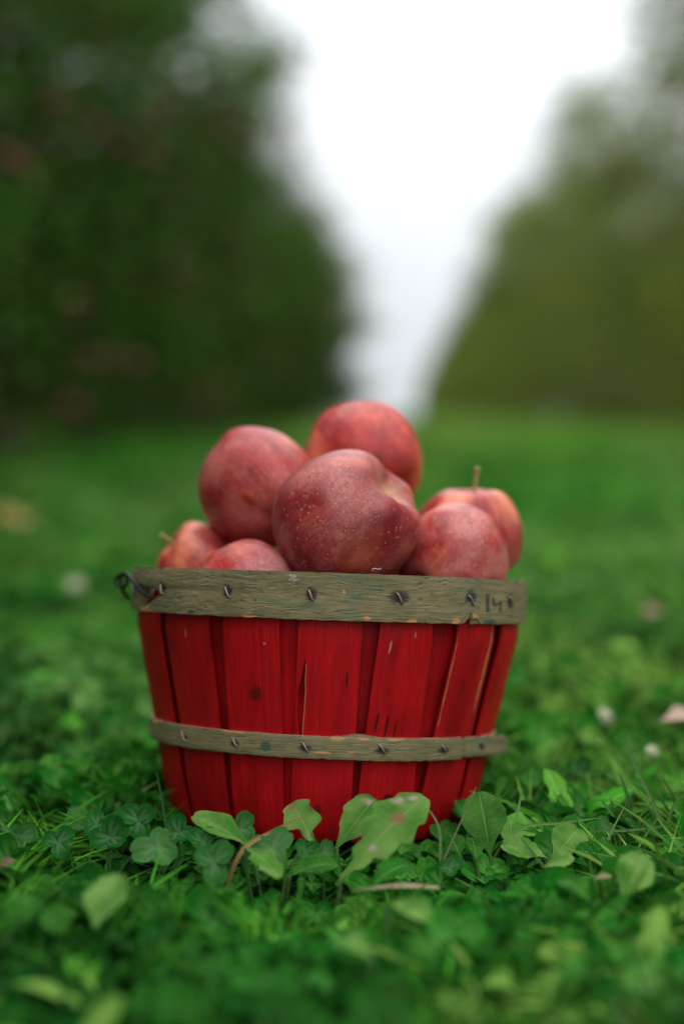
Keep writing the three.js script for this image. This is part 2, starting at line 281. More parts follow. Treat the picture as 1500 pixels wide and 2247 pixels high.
// ---------------------------------------------------------------- apples
const curveA = new THREE.CatmullRomCurve3([[0, .40], [.05, .43], [.13, .58], [.26, .74], [.44, .80], [.64, .73], [.84, .49], [.97, .14], [.985, -.14], [.90, -.44], [.73, -.67], [.52, -.81], [.34, -.855], [.20, -.80], [.09, -.71], [0, -.69]].map(a => V(a[0], a[1], 0)), false, 'centripetal');
const AX = 96, AY = 64, profA = curveA.getSpacedPoints(AY);
function appleGeometry(r, seed, tall = 1, lob = 0.02) {
  const pos = [], uv = [], idx = [], n = [];
  for (let j = 0; j <= AY; j++) for (let i = 0; i <= AX; i++) {
    const a = i / AX * 2 * Math.PI, p = profA[j], cx = Math.cos(a), cz = Math.sin(a), low = smooth(0.3, -0.8, p.y);
    const k = 1 + lob * (0.4 + low) * Math.cos(5 * a + seed) + 0.10 * (noise(cx * 1.3 + seed * 5, p.y * 1.3, cz * 1.3 + 9) - 0.5) + 0.03 * (noise(cx * 3 + seed, p.y * 3, cz * 3) - 0.5);
    const lean = 1 + 0.07 * cx * smooth(-0.5, 0.8, p.y);
    pos.push(r * p.x * k * cx, r * p.y * tall * k * lean + r * 0.025 * low * Math.cos(5 * a + seed) * smooth(0.1, 0.35, p.x), r * p.x * k * cz); uv.push(i / AX, 1 - j / AY);
  }
  for (let j = 0; j < AY; j++) for (let i = 0; i < AX; i++) { const a = j * (AX + 1) + i, b = a + 1, c = a + AX + 1, d = c + 1; if (j) idx.push(a, b, d); if (j < AY - 1) idx.push(a, d, c); }
  const g = geom(pos, idx, uv), N = g.attributes.normal;
  for (let j = 0; j <= AY; j++) { const a = j * (AX + 1), b = a + AX, v = V(N.getX(a) + N.getX(b), N.getY(a) + N.getY(b), N.getZ(a) + N.getZ(b)).normalize(); N.setXYZ(a, v.x, v.y, v.z); N.setXYZ(b, v.x, v.y, v.z); }
  return g;
}
// skin: dark red over orange-yellow, streaks from stem to calyx, waxy bloom in patches, pale lenticels in red spots
function appleTexture(seed, o) {
  const q = rng(seed), W = 1024, Hh = 512, dots = new Map(), N = 700;
  for (let k = 0; k < N; k++) {
    const y = 1 - 2 * Math.pow(q(), 0.85), a = q() * 6.2832, s = Math.sqrt(1 - y * y), p = [s * Math.cos(a), y, s * Math.sin(a), 0.007 + 0.009 * q(), q()];
    const key = (x) => Math.floor((x + 1) * 10);
    for (let dx = -1; dx < 2; dx++) for (let dy = -1; dy < 2; dy++) for (let dz = -1; dz < 2; dz++) { const id = (key(p[0]) + dx) * 10000 + (key(p[1]) + dy) * 100 + key(p[2]) + dz; if (!dots.has(id)) dots.set(id, []); dots.get(id).push(p); }
  }
  const { dark = [0.17, 0.005, 0.009], red = [0.47, 0.024, 0.024], warm = [0.80, 0.24, 0.11], bloom = [0.62, 0.22, 0.19], warmth = 0.35, haze = 0.5, spot = 1 } = o;
  return texture(W, Hh, (u, v) => {
    const a = u * 2 * Math.PI, y = Math.cos((1 - v) * Math.PI), s = Math.sin((1 - v) * Math.PI), x = s * Math.cos(a), z = s * Math.sin(a);
    const st = fbm(Math.cos(a) * 15 + seed, Math.sin(a) * 15, y * 1.6 + seed, 4), big = fbm(x * 1.5 + seed, y * 1.5, z * 1.5, 3), mid = fbm(x * 4 + seed, y * 4, z * 4 + 4, 3), fine = noise(x * 75, y * 75, z * 75 + seed), fin2 = noise(x * 34, y * 34, z * 34 + seed);
    let c = mix3(dark, red, clamp(0.5 + 1.1 * (mid - 0.5) + 0.4 * (st - 0.5) + 0.4 * (fin2 - 0.5)));
    c = mix3(c, warm, clamp(warmth * 1.5 * smooth(0.60 - 0.3 * warmth, 0.90 - 0.2 * warmth, big + 0.14 * (st - 0.5) + 0.2 * (mid - 0.5)) + 0.05 * smooth(0.55, 0.75, st)));
    let b = 0.62 * haze * smooth(0.25, 0.8, fbm(x * 2.4 + seed * 2, y * 2.4, z * 2.4 + 8, 4)) * (0.72 + 0.56 * fin2) * (0.35 + 1.3 * fine);
    let pale = 0, L = dots.get(Math.floor((x + 1) * 10) * 10000 + Math.floor((y + 1) * 10) * 100 + Math.floor((z + 1) * 10));
    if (L) for (const p of L) { const d = Math.hypot(x - p[0], y - p[1], z - p[2]) / p[3]; if (d < 4) { if (p[4] > 0.72) b *= smooth(0.6, 3.4, d); pale = Math.max(pale, smooth(1.1, 0.5, d) * (0.5 + 0.5 * p[4])); } }
    c = mix3(c, bloom, clamp(b));
    c = mix3(c, [0.66, 0.36, 0.22], 0.8 * spot * pale);
    const cav = smooth(0.83, 0.93, v + 0.03 * (st - 0.5) + 0.03 * (mid - 0.5));
    c = mix3(c, mix3([0.62, 0.33, 0.19], [0.60, 0.48, 0.22], smooth(0.5, 0.6, mid)), cav * 0.9);
    return c;
  });
}
const stemMaterial = new THREE.MeshStandardMaterial({ color: new THREE.Color().setRGB(0.33, 0.25, 0.09), roughness: 0.8 });
const calyxMaterial = new THREE.MeshStandardMaterial({ color: new THREE.Color().setRGB(0.06, 0.045, 0.025), roughness: 0.95 });
function apple(label, p, r, axis, spin, o) {
  const g = group('apple'); g.position.copy(p);
  g.quaternion.setFromUnitVectors(V(0, 1, 0), V(...axis).normalize()).multiply(new THREE.Quaternion().setFromAxisAngle(V(0, 1, 0), spin));
  const bump = appleBump;
  const m = new THREE.MeshPhysicalMaterial({ map: o.map ?? appleTexture(o.seed, o), bumpMap: bump, bumpScale: 0.0003, roughness: o.rough ?? 0.36, sheen: 0.2, sheenRoughness: 0.35, clearcoat: 0.12, clearcoatRoughness: 0.35, sheenColor: new THREE.Color().setRGB(0.9, 0.72, 0.72), specularIntensity: 0.6 });
  mesh('skin', appleGeometry(r, o.seed, o.tall ?? 1, o.lob), m, g);
  const L = o.stem ?? 0.018, c = new THREE.CatmullRomCurve3([V(0, r * 0.38, 0), V(0.0006, r * 0.4 + L * 0.5, 0.0004), V((o.bend ?? 0.15) * L, r * 0.4 + L, 0.001)]);
  const tube = new THREE.TubeGeometry(c, 10, 0.0013, 8), end = new THREE.SphereGeometry(0.0020, 10, 8); const e = c.getPoint(1); end.scale(1.1, 0.8, 1.1); end.translate(e.x, e.y, e.z);
  mesh('stem', mergeGeometries([tube, end]), stemMaterial, g);
  const cal = []; for (let k = 0; k < 5; k++) { const f = new THREE.ConeGeometry(0.0016, 0.006, 5); f.translate(0, 0.003, 0); f.rotateX(0.5); f.rotateY(k * 1.2566); f.rotateX(Math.PI); f.translate(0, -r * 0.69 * (o.tall ?? 1), 0); cal.push(f); }
  mesh('calyx', mergeGeometries(cal), calyxMaterial, g);
  return tag(g, label, 'apple', 'apples heaped in the basket');
}
const appleBump = texture(512, 256, (u, v) => { const a = u * 6.2832; return clamp(0.5 + 0.5 * (fbm(Math.cos(a) * 30, Math.sin(a) * 30, v * 60, 3) - 0.5)); }, false);
apple('front apple with pale hollow turned up right, speckled dark red skin', at(756, 1143, 0.888), 0.0452, [0.76, 0.54, 0.24], 0.4, { seed: 3, haze: 0.85, warmth: 0.3, dark: [0.12, 0.004, 0.009], red: [0.34, 0.016, 0.020], rough: 0.40, stem: 0.010, lob: 0.022, tall: 1.06 });
apple('large blushed apple on the upper left of the heap', at(571, 1076, 0.957), 0.0412, [0.6, -0.5, 0.6], 2.0, { seed: 17, haze: 0.8, warmth: 0.62, tall: 1.12, lob: 0.01 });
apple('topmost apple of the heap, smooth and bright red', at(798, 1006, 1.0), 0.0427, [0.55, -0.6, 0.45], 1.1, { seed: 29, haze: 0.42, warmth: 0.55, red: [0.68, 0.05, 0.04], tall: 1.0, lob: 0.012 });
apple('apple with an upright stem at the right edge of the heap', at(1026, 1170, 0.962), 0.0368, [0.12, 1, -0.02], 0.2, { seed: 37, haze: 0.6, warmth: 0.55, stem: 0.029, bend: 0.02, tall: 1.0 });
apple('mottled pink apple in front of the stemmed apple', at(996, 1228, 0.908), 0.0340, [-0.7, -0.55, 0.5], 0.9, { seed: 43, haze: 1.15, warmth: 0.4, tall: 1.1 });
apple('small apple at the left rim with its stem sticking out left', at(438, 1246, 0.965), 0.0292, [-0.72, 0.68, 0.1], 0.9, { seed: 53, haze: 0.4, warmth: 0.7, red: [0.66, 0.08, 0.055], stem: 0.022, bend: -0.1, tall: 1.1 });
apple('freckled apple just above the rim, left of the front apple', at(550, 1306, 0.884), 0.0335, [0.5, -0.65, 0.55], 0.2, { seed: 61, haze: 1.4, warmth: 0.2, tall: 1.1, bloom: [0.52, 0.22, 0.22] });
{ // the layer underneath, which carries the heap
  const map = appleTexture(71, { haze: 0.4 });
  [[0.050, 0.030], [-0.005, 0.052], [-0.062, 0.018], [-0.048, -0.048], [0.028, -0.056], [-0.030, 0.004], [0.048, -0.012]].forEach(([x, z], i) =>
    apple(`red apple buried in the basket, ${['under the mottled pink apple', 'low behind the front hoop', 'under the small left apple', 'low at the back left', 'carrying the topmost apple from behind', 'showing between the freckled and front apples', 'showing between the front and stemmed apples'][i]}`, V(x - 0.012, i > 4 ? 0.157 : i === 4 ? 0.182 : 0.085 + z * 0.09, z), 0.034, [0.3 * Math.sin(i * 2), 1, 0.3 * Math.cos(i * 3)], i, { seed: 80 + i, map, stem: 0.008 }));
}

// ---------------------------------------------------------------- plants near the basket
const leafLook = (r = 0.8) => new THREE.MeshPhysicalMaterial({ vertexColors: true, roughness: r, transmission: 0.32, thickness: 0, specularIntensity: 0.12, side: THREE.DoubleSide });
const leafMaterial = leafLook(0.85);
// broad leaf from base to tip: half width, way it faces, sag, tooth depth
function leafGeometry(b, t, w, face, o = {}) {
  const { sag = 0.15, teeth = 0.2, n = 6, fold = 0.25, seed = 1, spots = [], tone = [0.035, 0.16, 0.012], pale = [0.24, 0.34, 0.12], deep = [0.006, 0.09, 0.004], shape = 0.62, rows = 34 } = o;
  const ax = t.clone().sub(b), L = ax.length(), nrm = V(...face).normalize(), sd = ax.clone().cross(nrm).normalize(), up = sd.clone().cross(ax).normalize();
  const S = [-1, -0.7, -0.4, -0.05, 0, 0.05, 0.4, 0.7, 1], pos = [], col = [], idx = [], uv = [];
  for (let j = 0; j <= rows; j++) {
    const f = j / rows, c = b.clone().addScaledVector(ax, f).addScaledVector(up, sag * L * 4 * f * (1 - f) - 0.12 * sag * L * f * f);
    const body = Math.pow(Math.sin(Math.PI * clamp(0.02 + 0.96 * Math.pow(f, shape + 0.55))), 0.5) * (0.22 + 0.78 * smooth(0, 0.6, f));
    for (const s of S) {
      const side = s < 0 ? 1.3 : 4.7, ph = f * n + side * 0.37 + 0.3 * noise(f * 5, side, seed), saw = ph - Math.floor(ph);
      const tooth = 1 - teeth * (1.2 - f) * (saw < 0.75 ? saw / 0.75 : (1 - saw) / 0.25) * 1.6;
      const ww = Math.max(w * 0.06, w * body * (Math.abs(s) > 0.3 ? 1 + (tooth - 1) * Math.abs(s) : 1)) * (0.9 + 0.25 * noise(f * 4, side, seed + 3));
      const wave = w * 0.22 * (fbm(f * 5, s * 1.2 + 3, seed, 2) - 0.5) * Math.abs(s) * 2, p = c.clone().addScaledVector(sd, s * ww).addScaledVector(up, fold * Math.abs(s) * ww + wave);
      pos.push(p.x, p.y, p.z); uv.push(s, f);
      const vein = Math.abs(((f * 9 - Math.abs(s) * 1.6) % 1 + 1) % 1 - 0.5) < 0.12 && Math.abs(s) > 0.05 ? 0.18 : 0;
      let k = mix3(deep, tone, clamp(0.55 + 1.3 * (fbm(f * 4, s * 1.5, seed + 9, 3) - 0.5) * 2));
      k = mix3(k, pale, Math.abs(s) < 0.02 ? 0.85 : vein);
      for (const [sf, ss, sr, cc] of spots) { const d = Math.hypot((f - sf) * L / w, s - ss) / sr; if (d < 1) k = mix3(k, cc, smooth(1, 0.5, d)); }
      col.push(...k);
    }
  }
  for (let j = 0; j < rows; j++) for (let i = 0; i < 8; i++) { const a = j * 9 + i, c = a + 9; idx.push(a, a + 1, c + 1, a, c + 1, c); }
  return geom(pos, idx, uv, col);
}
const stalkMaterial = new THREE.MeshStandardMaterial({ color: new THREE.Color().setRGB(0.05, 0.13, 0.025), roughness: 0.6 });
const BROWN = [0.28, 0.13, 0.07], PINK = [0.45, 0.33, 0.28];
function dandelion(label, leaves) {
  const c = V(0, 0, 0); for (const l of leaves) c.add(at(...l[0])); c.divideScalar(leaves.length); c.y = 0;
  const g = group('dandelion_plant', c.x, 0, c.z);
  leaves.forEach(([b, t, w, face, o], i) => {
    const B = at(...b).sub(c), T = at(...t).sub(c);
    const leaf = mesh('leaf', leafGeometry(B, T, w, face, { seed: i + b[0], ...o }), leafMaterial, g);
    mesh('stalk', new THREE.TubeGeometry(new THREE.CatmullRomCurve3([V(B.x * 0.6, 0.001, B.z * 0.6 - 0.002), V(B.x * 0.85, B.y * 0.5, B.z * 0.85), B.clone().addScaledVector(T.clone().sub(B), 0.05)]), 8, 0.0011, 6), stalkMaterial, leaf);
  });
  return tag(g, label, 'plant', 'dandelions in the grass');
}
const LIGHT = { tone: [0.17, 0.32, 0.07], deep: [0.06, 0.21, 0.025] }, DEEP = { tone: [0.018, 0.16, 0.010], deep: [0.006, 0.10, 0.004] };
dandelion('dandelion with a big brown spotted leaf leaning on the basket front', [
  [[738, 1945, 0.765], [930, 1747, 0.785], 0.0165, [-0.45, 0.5, 0.9], { ...LIGHT, teeth: 0.34, n: 5, sag: 0.06, fold: 0.1, spots: [[0.72, -0.1, 0.28, BROWN], [0.83, -0.6, 0.25, PINK], [0.93, -0.4, 0.2, PINK], [0.4, 0.05, 0.12, PINK]] }],
  [[735, 1865, 0.800], [822, 1752, 0.812], 0.0112, [-0.35, 0.35, 0.9], { ...LIGHT, teeth: 0.12, n: 4, sag: 0.04, fold: 0.15, spots: [[0.9, -0.2, 0.3, PINK]], shape: 0.75 }],
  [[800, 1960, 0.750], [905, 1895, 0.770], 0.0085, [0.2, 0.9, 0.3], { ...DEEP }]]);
dandelion('dandelion with a jagged upright leaf before the middle staves', [
  [[697, 1862, 0.800], [640, 1762, 0.812], 0.0125, [0.15, 0.3, 0.95], { ...LIGHT, teeth: 0.62, n: 2.4, sag: 0.03, fold: 0.06, shape: 0.9, spots: [[0.93, -0.2, 0.3, BROWN]] }],
  [[560, 1868, 0.785], [424, 1789, 0.803], 0.0082, [0.1, 0.75, 0.6], { ...LIGHT, teeth: 0.1, n: 4, sag: 0.08, shape: 0.7 }],
  [[535, 1860, 0.770], [615, 1925, 0.750], 0.0085, [0.15, 0.85, 0.5], { ...LIGHT, teeth: 0.45, n: 3, sag: 0.1 }],
  [[620, 1930, 0.752], [740, 1895, 0.770], 0.008, [0, 0.9, 0.4], { teeth: 0.15, sag: 0.1 }]]);
dandelion('dandelion with a tall rounded leaf beside the basket right foot', [
  [[1077, 1885, 0.812], [1050, 1738, 0.822], 0.0125, [0.05, 0.25, 0.95], { tone: [0.07, 0.21, 0.03], deep: [0.03, 0.14, 0.015], teeth: 0.05, n: 6, sag: 0.03, fold: 0.12, shape: 0.8 }],
  [[1015, 1890, 0.805], [986, 1830, 0.815], 0.0072, [0.2, 0.4, 0.9], { teeth: 0.4, n: 3, sag: 0.03 }],
  [[1118, 1872, 0.812], [1122, 1800, 0.825], 0.0065, [-0.1, 0.4, 0.9], { ...LIGHT, teeth: 0.06, sag: 0.02 }],
  [[1205, 1885, 0.800], [1100, 1853, 0.810], 0.0085, [-0.1, 0.9, 0.45], { ...LIGHT, teeth: 0.1, sag: 0.04 }],
  [[1045, 1890, 0.80], [1035, 1838, 0.815], 0.006, [0.3, 0.3, 0.9], { teeth: 0.1, sag: 0.02 }]]);
dandelion('dandelion with a short blunt leaf in the grass right of the basket', [
  [[1208, 1892, 0.805], [1268, 1818, 0.818], 0.0110, [-0.25, 0.5, 0.85], { ...LIGHT, teeth: 0.06, n: 4, sag: 0.05, shape: 0.85 }],
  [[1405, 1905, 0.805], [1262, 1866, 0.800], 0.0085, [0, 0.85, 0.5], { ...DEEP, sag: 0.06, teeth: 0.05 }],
  [[1190, 1905, 0.775], [1255, 1878, 0.780], 0.0062, [0, 0.8, 0.6], { ...LIGHT, sag: 0.06 }]]);
dandelion('dandelion leaf standing blurred in the right foreground', [
  [[1358, 1985, 0.715], [1412, 1874, 0.735], 0.0098, [-0.2, 0.35, 0.9], { ...LIGHT, teeth: 0.05, sag: 0.03 }],
  [[1300, 1990, 0.70], [1230, 1930, 0.72], 0.008, [0.2, 0.7, 0.6], {}]]);
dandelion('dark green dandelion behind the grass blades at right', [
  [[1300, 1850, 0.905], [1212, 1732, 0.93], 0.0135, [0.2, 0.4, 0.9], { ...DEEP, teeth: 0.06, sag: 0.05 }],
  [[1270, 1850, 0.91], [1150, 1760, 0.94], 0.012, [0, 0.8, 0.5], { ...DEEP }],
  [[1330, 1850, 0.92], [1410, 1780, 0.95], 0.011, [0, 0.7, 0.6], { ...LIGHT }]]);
dandelion('blurred dandelion standing in the clover at lower left', [
  [[205, 2060, 0.665], [258, 1918, 0.69], 0.0105, [-0.3, 0.4, 0.9], { ...LIGHT, teeth: 0.08, sag: 0.03 }],
  [[160, 2060, 0.66], [95, 2000, 0.66], 0.009, [0.2, 0.8, 0.5], {}],
  [[20, 2060, 0.65], [70, 1965, 0.67], 0.0095, [0, 0.6, 0.7], {}]]);
dandelion('blurred dandelion in the grass below the basket front', [
  [[848, 1985, 0.685], [950, 2022, 0.665], 0.007, [0, 0.9, 0.45], { ...LIGHT, sag: 0.12 }],
  [[820, 2110, 0.61], [740, 2060, 0.63], 0.008, [0.1, 0.8, 0.5], { ...LIGHT }],
  [[880, 2110, 0.60], [960, 2070, 0.61], 0.008, [0.1, 0.8, 0.5], {}]]);

// clover: three heart-shaped leaflets on a thread of a stem, with a pale chevron
const stemGreen = new THREE.MeshStandardMaterial({ color: new THREE.Color().setRGB(0.05, 0.13, 0.03), roughness: 0.7 });
function leaflet(r, a, tilt, seed, tone, rich = 1) {
  const n = rich ? 16 : 8, pos = [0, 0, 0], col = [...mix3(tone, [0.3, 0.4, 0.25], 0.25)], idx = [], rings = rich ? [0.5, 0.78, 1] : [1];
  for (const [ri, k] of rings.entries()) for (let i = 0; i <= n; i++) {
    const f = i / n * 2 - 1, th = f * Math.PI, x = Math.sin(th) * 0.54, y = 0.55 - Math.cos(th) * 0.55 + (Math.abs(f) < 0.001 ? 0 : 0);
    const notch = 1;
    let lx = x * k, ly = y * k; if (Math.abs(f) > 0.95) ly *= 0.90;   // the notch of the heart lies at the tip
    const Y = 0.12 * Math.abs(lx) * 2 - 0.10 * ly * ly + 0.05 * (noise(lx * 4, ly * 4, seed) - 0.5);
    pos.push(lx * r, Y * r, ly * r);
    const chev = rich && Math.abs(Math.hypot(lx, ly - 0.2) - 0.42) < 0.09 ? 0.35 : 0;
    col.push(...mix3(mix3(tone, [tone[0] * 0.55, tone[1] * 0.72, tone[2] * 0.6], noise(i * 0.6, ri, seed)), [0.20, 0.30, 0.16], chev * 0.7));
  }
  for (let i = 0; i < n; i++) idx.push(0, 1 + i, 2 + i);
  for (let q = 1; q < rings.length; q++) for (let i = 0; i < n; i++) { const b = 1 + (q - 1) * (n + 1) + i, c = b + n + 1; idx.push(b, c, c + 1, b, c + 1, b + 1); }
  const g = geom(pos, idx, null, col); g.rotateX(-tilt); g.rotateY(a); return g;
}
const clovTones = [[0.014, 0.105, 0.014], [0.030, 0.13, 0.024], [0.007, 0.085, 0.010], [0.055, 0.16, 0.036]];
function clover(label, px, py, d, r, turn, k) {
  const p = at(px, py, d), g = group('clover_sprig', p.x, 0, p.z), q = rng(k * 77 + 5), h = Math.max(0.008, p.y), tone = clovTones[k % 4].map(c => c * 1.3);
  mesh('stem', new THREE.TubeGeometry(new THREE.CatmullRomCurve3([V(0.006 * (q() - 0.5), 0, 0.006 * (q() - 0.5)), V(0.003 * (q() - 0.5), h * 0.6, 0), V(0, h, 0)]), 8, 0.0006, 5), stemGreen, g);
  for (let i = 0; i < 3; i++) { const l = leaflet(r * 0.80 * (0.85 + 0.3 * q()), 0, 0.15 + 0.4 * q(), k * 3 + i, tone, 1); l.rotateY(turn + i * 2.094 + 0.3 * (q() - 0.5)); l.rotateX(0.75 + 0.35 * q()); l.translate(0, h, 0); mesh('leaflet', l, leafMaterial, g); }
  return tag(g, label, 'clover', 'clover sprigs by the basket');
}
[['clover sprig with one big round leaflet, left of the basket foot', 305, 1800, 0.83, 0.014, 0.2], ['dark clover sprig standing before the left staves under a grass tip', 527, 1818, 0.805, 0.012, 2.6], ['wide clover sprig in front of the leftmost stave', 392, 1828, 0.80, 0.0125, 1.2],
 ['broad clover sprig under the dry blade before the basket', 596, 1862, 0.79, 0.0155, 0.4], ['small clover sprig below the jagged dandelion leaf', 672, 1868, 0.782, 0.009, 1.9], ['clover sprig tucked left of the spotted dandelion leaf', 712, 1872, 0.78, 0.009, 0.7],
 ['clover sprig leaning over the bare patch at left', 245, 1838, 0.80, 0.015, 3.0], ['clover sprig between the two largest sprigs at left', 345, 1858, 0.785, 0.0155, 0.8], ['clover sprig at the left edge of the basket shadow', 215, 1812, 0.84, 0.011, 1.5],
 ['tall clover sprig nearest the left picture edge', 45, 1838, 0.82, 0.012, 2.0], ['clover sprig second from the left picture edge', 128, 1850, 0.80, 0.012, 0.3], ['clover sprig under the slanting grass blade at left', 165, 1805, 0.86, 0.011, 1.1],
 ['clover sprig low in front of the second stave', 445, 1845, 0.79, 0.012, 0.1], ['clover sprig lowest below the left dandelion leaf', 470, 1892, 0.765, 0.014, 2.2], ['pale two-lobed clover sprig in the grass right of the basket', 1272, 1690, 0.98, 0.0125, 0.5],
 ['little clover sprig beside the fallen grass blade at right', 1322, 1815, 0.85, 0.009, 1.0], ['clover sprig by the foot of the tall rounded dandelion leaf', 985, 1905, 0.785, 0.009, 2.4]
].forEach((a, k) => clover(...a, k));

// single grass blades that stand out
function bladeGeometry(pts, w, tone, tip = null, rows = 14) {
  const c = new THREE.CatmullRomCurve3(pts), pos = [], col = [], idx = [], uv = [];
  for (let j = 0; j <= rows; j++) {
    const t = j / rows, p = c.getPoint(t), tan = c.getTangent(t), s = tan.clone().cross(V(0.25, 0.3, 1)).normalize(), n = s.clone().cross(tan), ww = w * Math.min(1, 0.6 + t) * Math.pow(1 - Math.pow(t, 2.2), 0.7) + 0.0001;
    for (const k of [-1, 0, 1]) { pos.push(p.x + s.x * ww * k + n.x * ww * 0.35 * Math.abs(k), p.y + s.y * ww * k + n.y * ww * 0.35 * Math.abs(k), p.z + s.z * ww * k + n.z * ww * 0.35 * Math.abs(k)); uv.push(k, t); let q = k ? tone : mix3(tone, [0.25, 0.36, 0.14], 0.35); if (tip && t > 0.93) q = tip; col.push(...q); }
  }
  for (let j = 0; j < rows; j++) for (let i = 0; i < 2; i++) { const a = j * 3 + i, b = a + 3; idx.push(a, a + 1, b + 1, a, b + 1, b); }
  return geom(pos, idx, uv, col);
}
const GB = [0.06, 0.17, 0.03], GL = [0.15, 0.26, 0.08], GD = [0.015, 0.075, 0.02], DRY = [0.36, 0.20, 0.08];
[['dark thin grass blade standing against the left basket side', [[366, 1830, 0.86], [358, 1770, 0.86], [343, 1690, 0.86]], 0.0009, GD],
 ['long grass blade slanting up towards the left basket side', [[200, 1800, 0.90], [280, 1752, 0.91], [352, 1712, 0.92]], 0.0014, GL],
 ['dry orange blade lying across the basket foot', [[530, 1868, 0.78], [590, 1828, 0.795], [668, 1790, 0.80]], 0.0014, DRY],
 ['short grass blade rising from the clover before the basket', [[640, 1905, 0.79], [655, 1870, 0.79], [679, 1826, 0.79]], 0.0009, GL, [0.5, 0.48, 0.36]],
 ['curved grass blade arching right of the spotted dandelion leaf', [[965, 1885, 0.80], [962, 1815, 0.80], [932, 1764, 0.80]], 0.0009, GL],
 ['thin stalk leaning across the right staves', [[968, 1900, 0.80], [998, 1830, 0.80], [1028, 1765, 0.80], [1043, 1728, 0.80]], 0.0006, [0.2, 0.22, 0.1], [0.5, 0.3, 0.22]],
 ['pale upright grass blade right of the basket foot', [[1133, 1840, 0.83], [1134, 1790, 0.835], [1146, 1728, 0.84]], 0.0012, GL],
 ['grass blade lying level right of the basket foot', [[1132, 1822, 0.825], [1230, 1806, 0.83], [1318, 1794, 0.84]], 0.0009, GL],
 ['grass blade arching over the blunt dandelion leaf', [[1190, 1900, 0.80], [1165, 1870, 0.80], [1138, 1832, 0.80]], 0.0011, GB],
 ['thick dark grass blade leaning in from the right', [[1465, 1835, 0.86], [1420, 1740, 0.87], [1365, 1622, 0.88]], 0.0017, [0.05, 0.13, 0.03]],
 ['dark upright blade behind the level grass blade', [[1388, 1830, 0.88], [1375, 1750, 0.88], [1358, 1698, 0.88]], 0.0017, GD],
 ['slim grass blade leaning right beside the little clover', [[1322, 1865, 0.83], [1345, 1815, 0.835], [1370, 1768, 0.84]], 0.0008, GL],
 ['long low grass blade running out at the right edge', [[1274, 1832, 0.835], [1380, 1822, 0.84], [1498, 1806, 0.86]], 0.001, [0.08, 0.2, 0.07]],
 ['grass blade curving up at the right picture edge', [[1460, 1830, 0.84], [1475, 1770, 0.84], [1505, 1735, 0.84]], 0.0011, GB],
 ['thin grass blade standing behind the basket at right', [[1152, 1740, 0.98], [1148, 1690, 0.98], [1160, 1640, 0.98]], 0.0012, GB],
 ['broad dark blade at the left edge of the picture', [[55, 1880, 0.80], [25, 1835, 0.80], [-12, 1785, 0.80]], 0.0024, GB],
].forEach(([label, pts, w, tone, tip]) => {
  const P = pts.map(p => at(...p)), root = P[0].clone(); root.y = 0; root.x += (P[0].x - P[1].x) * 0.9; P.unshift(root);
  const g = bladeGeometry(P.map(p => p.clone().sub(root)), w, tone, tip, 20), o = mesh('grass_blade', g, leafMaterial); o.position.copy(root);
  tag(o, label, 'grass blade', 'single grass blades round the basket');
});

// fallen leaves, clover heads and a fibre on the rim
const dryMaterial = new THREE.MeshPhysicalMaterial({ vertexColors: true, roughness: 0.85, transmission: 0.2, thickness: 0, side: THREE.DoubleSide });
[['pale pinkish fallen leaf lying at the right edge', [1448, 1582, 1.06], [1530, 1572, 1.10], 0.009, [0.55, 0.36, 0.28]], ['yellow fallen leaf far off at the left edge', [-10, 1160, 2.9], [70, 1140, 3.0], 0.05, [0.34, 0.22, 0.02]],
 ['brown curled leaf lying in the clover at far left', [2, 1905, 0.74], [28, 1885, 0.75], 0.003, [0.12, 0.045, 0.02]], ['tan fallen leaf in the grass below the right foreground', [1300, 1930, 0.73], [1340, 1922, 0.74], 0.002, [0.28, 0.22, 0.10]],
 ['straw coloured dry leaf lying before the basket in the foreground', [770, 1955, 0.735], [965, 1948, 0.74], 0.0018, [0.34, 0.29, 0.15]], ['reddish fallen leaf on the lawn behind the basket at right', [1410, 1352, 1.62], [1445, 1338, 1.66], 0.012, [0.25, 0.12, 0.06]]
].forEach(([label, b, t, w, c]) => {
  const B = at(...b), T = at(...t), o0 = B.clone();
  const o = mesh('fallen_leaf', leafGeometry(V(0, 0, 0), T.sub(o0), w, [0.1, 0.9, 0.5], { tone: c, deep: c.map(x => x * 0.7), pale: c.map(x => x * 1.2), teeth: 0.03, sag: 0.05, rows: 16, seed: 4 }), dryMaterial); o.position.copy(o0);
  tag(o, label, 'leaf', 'fallen leaves');
});
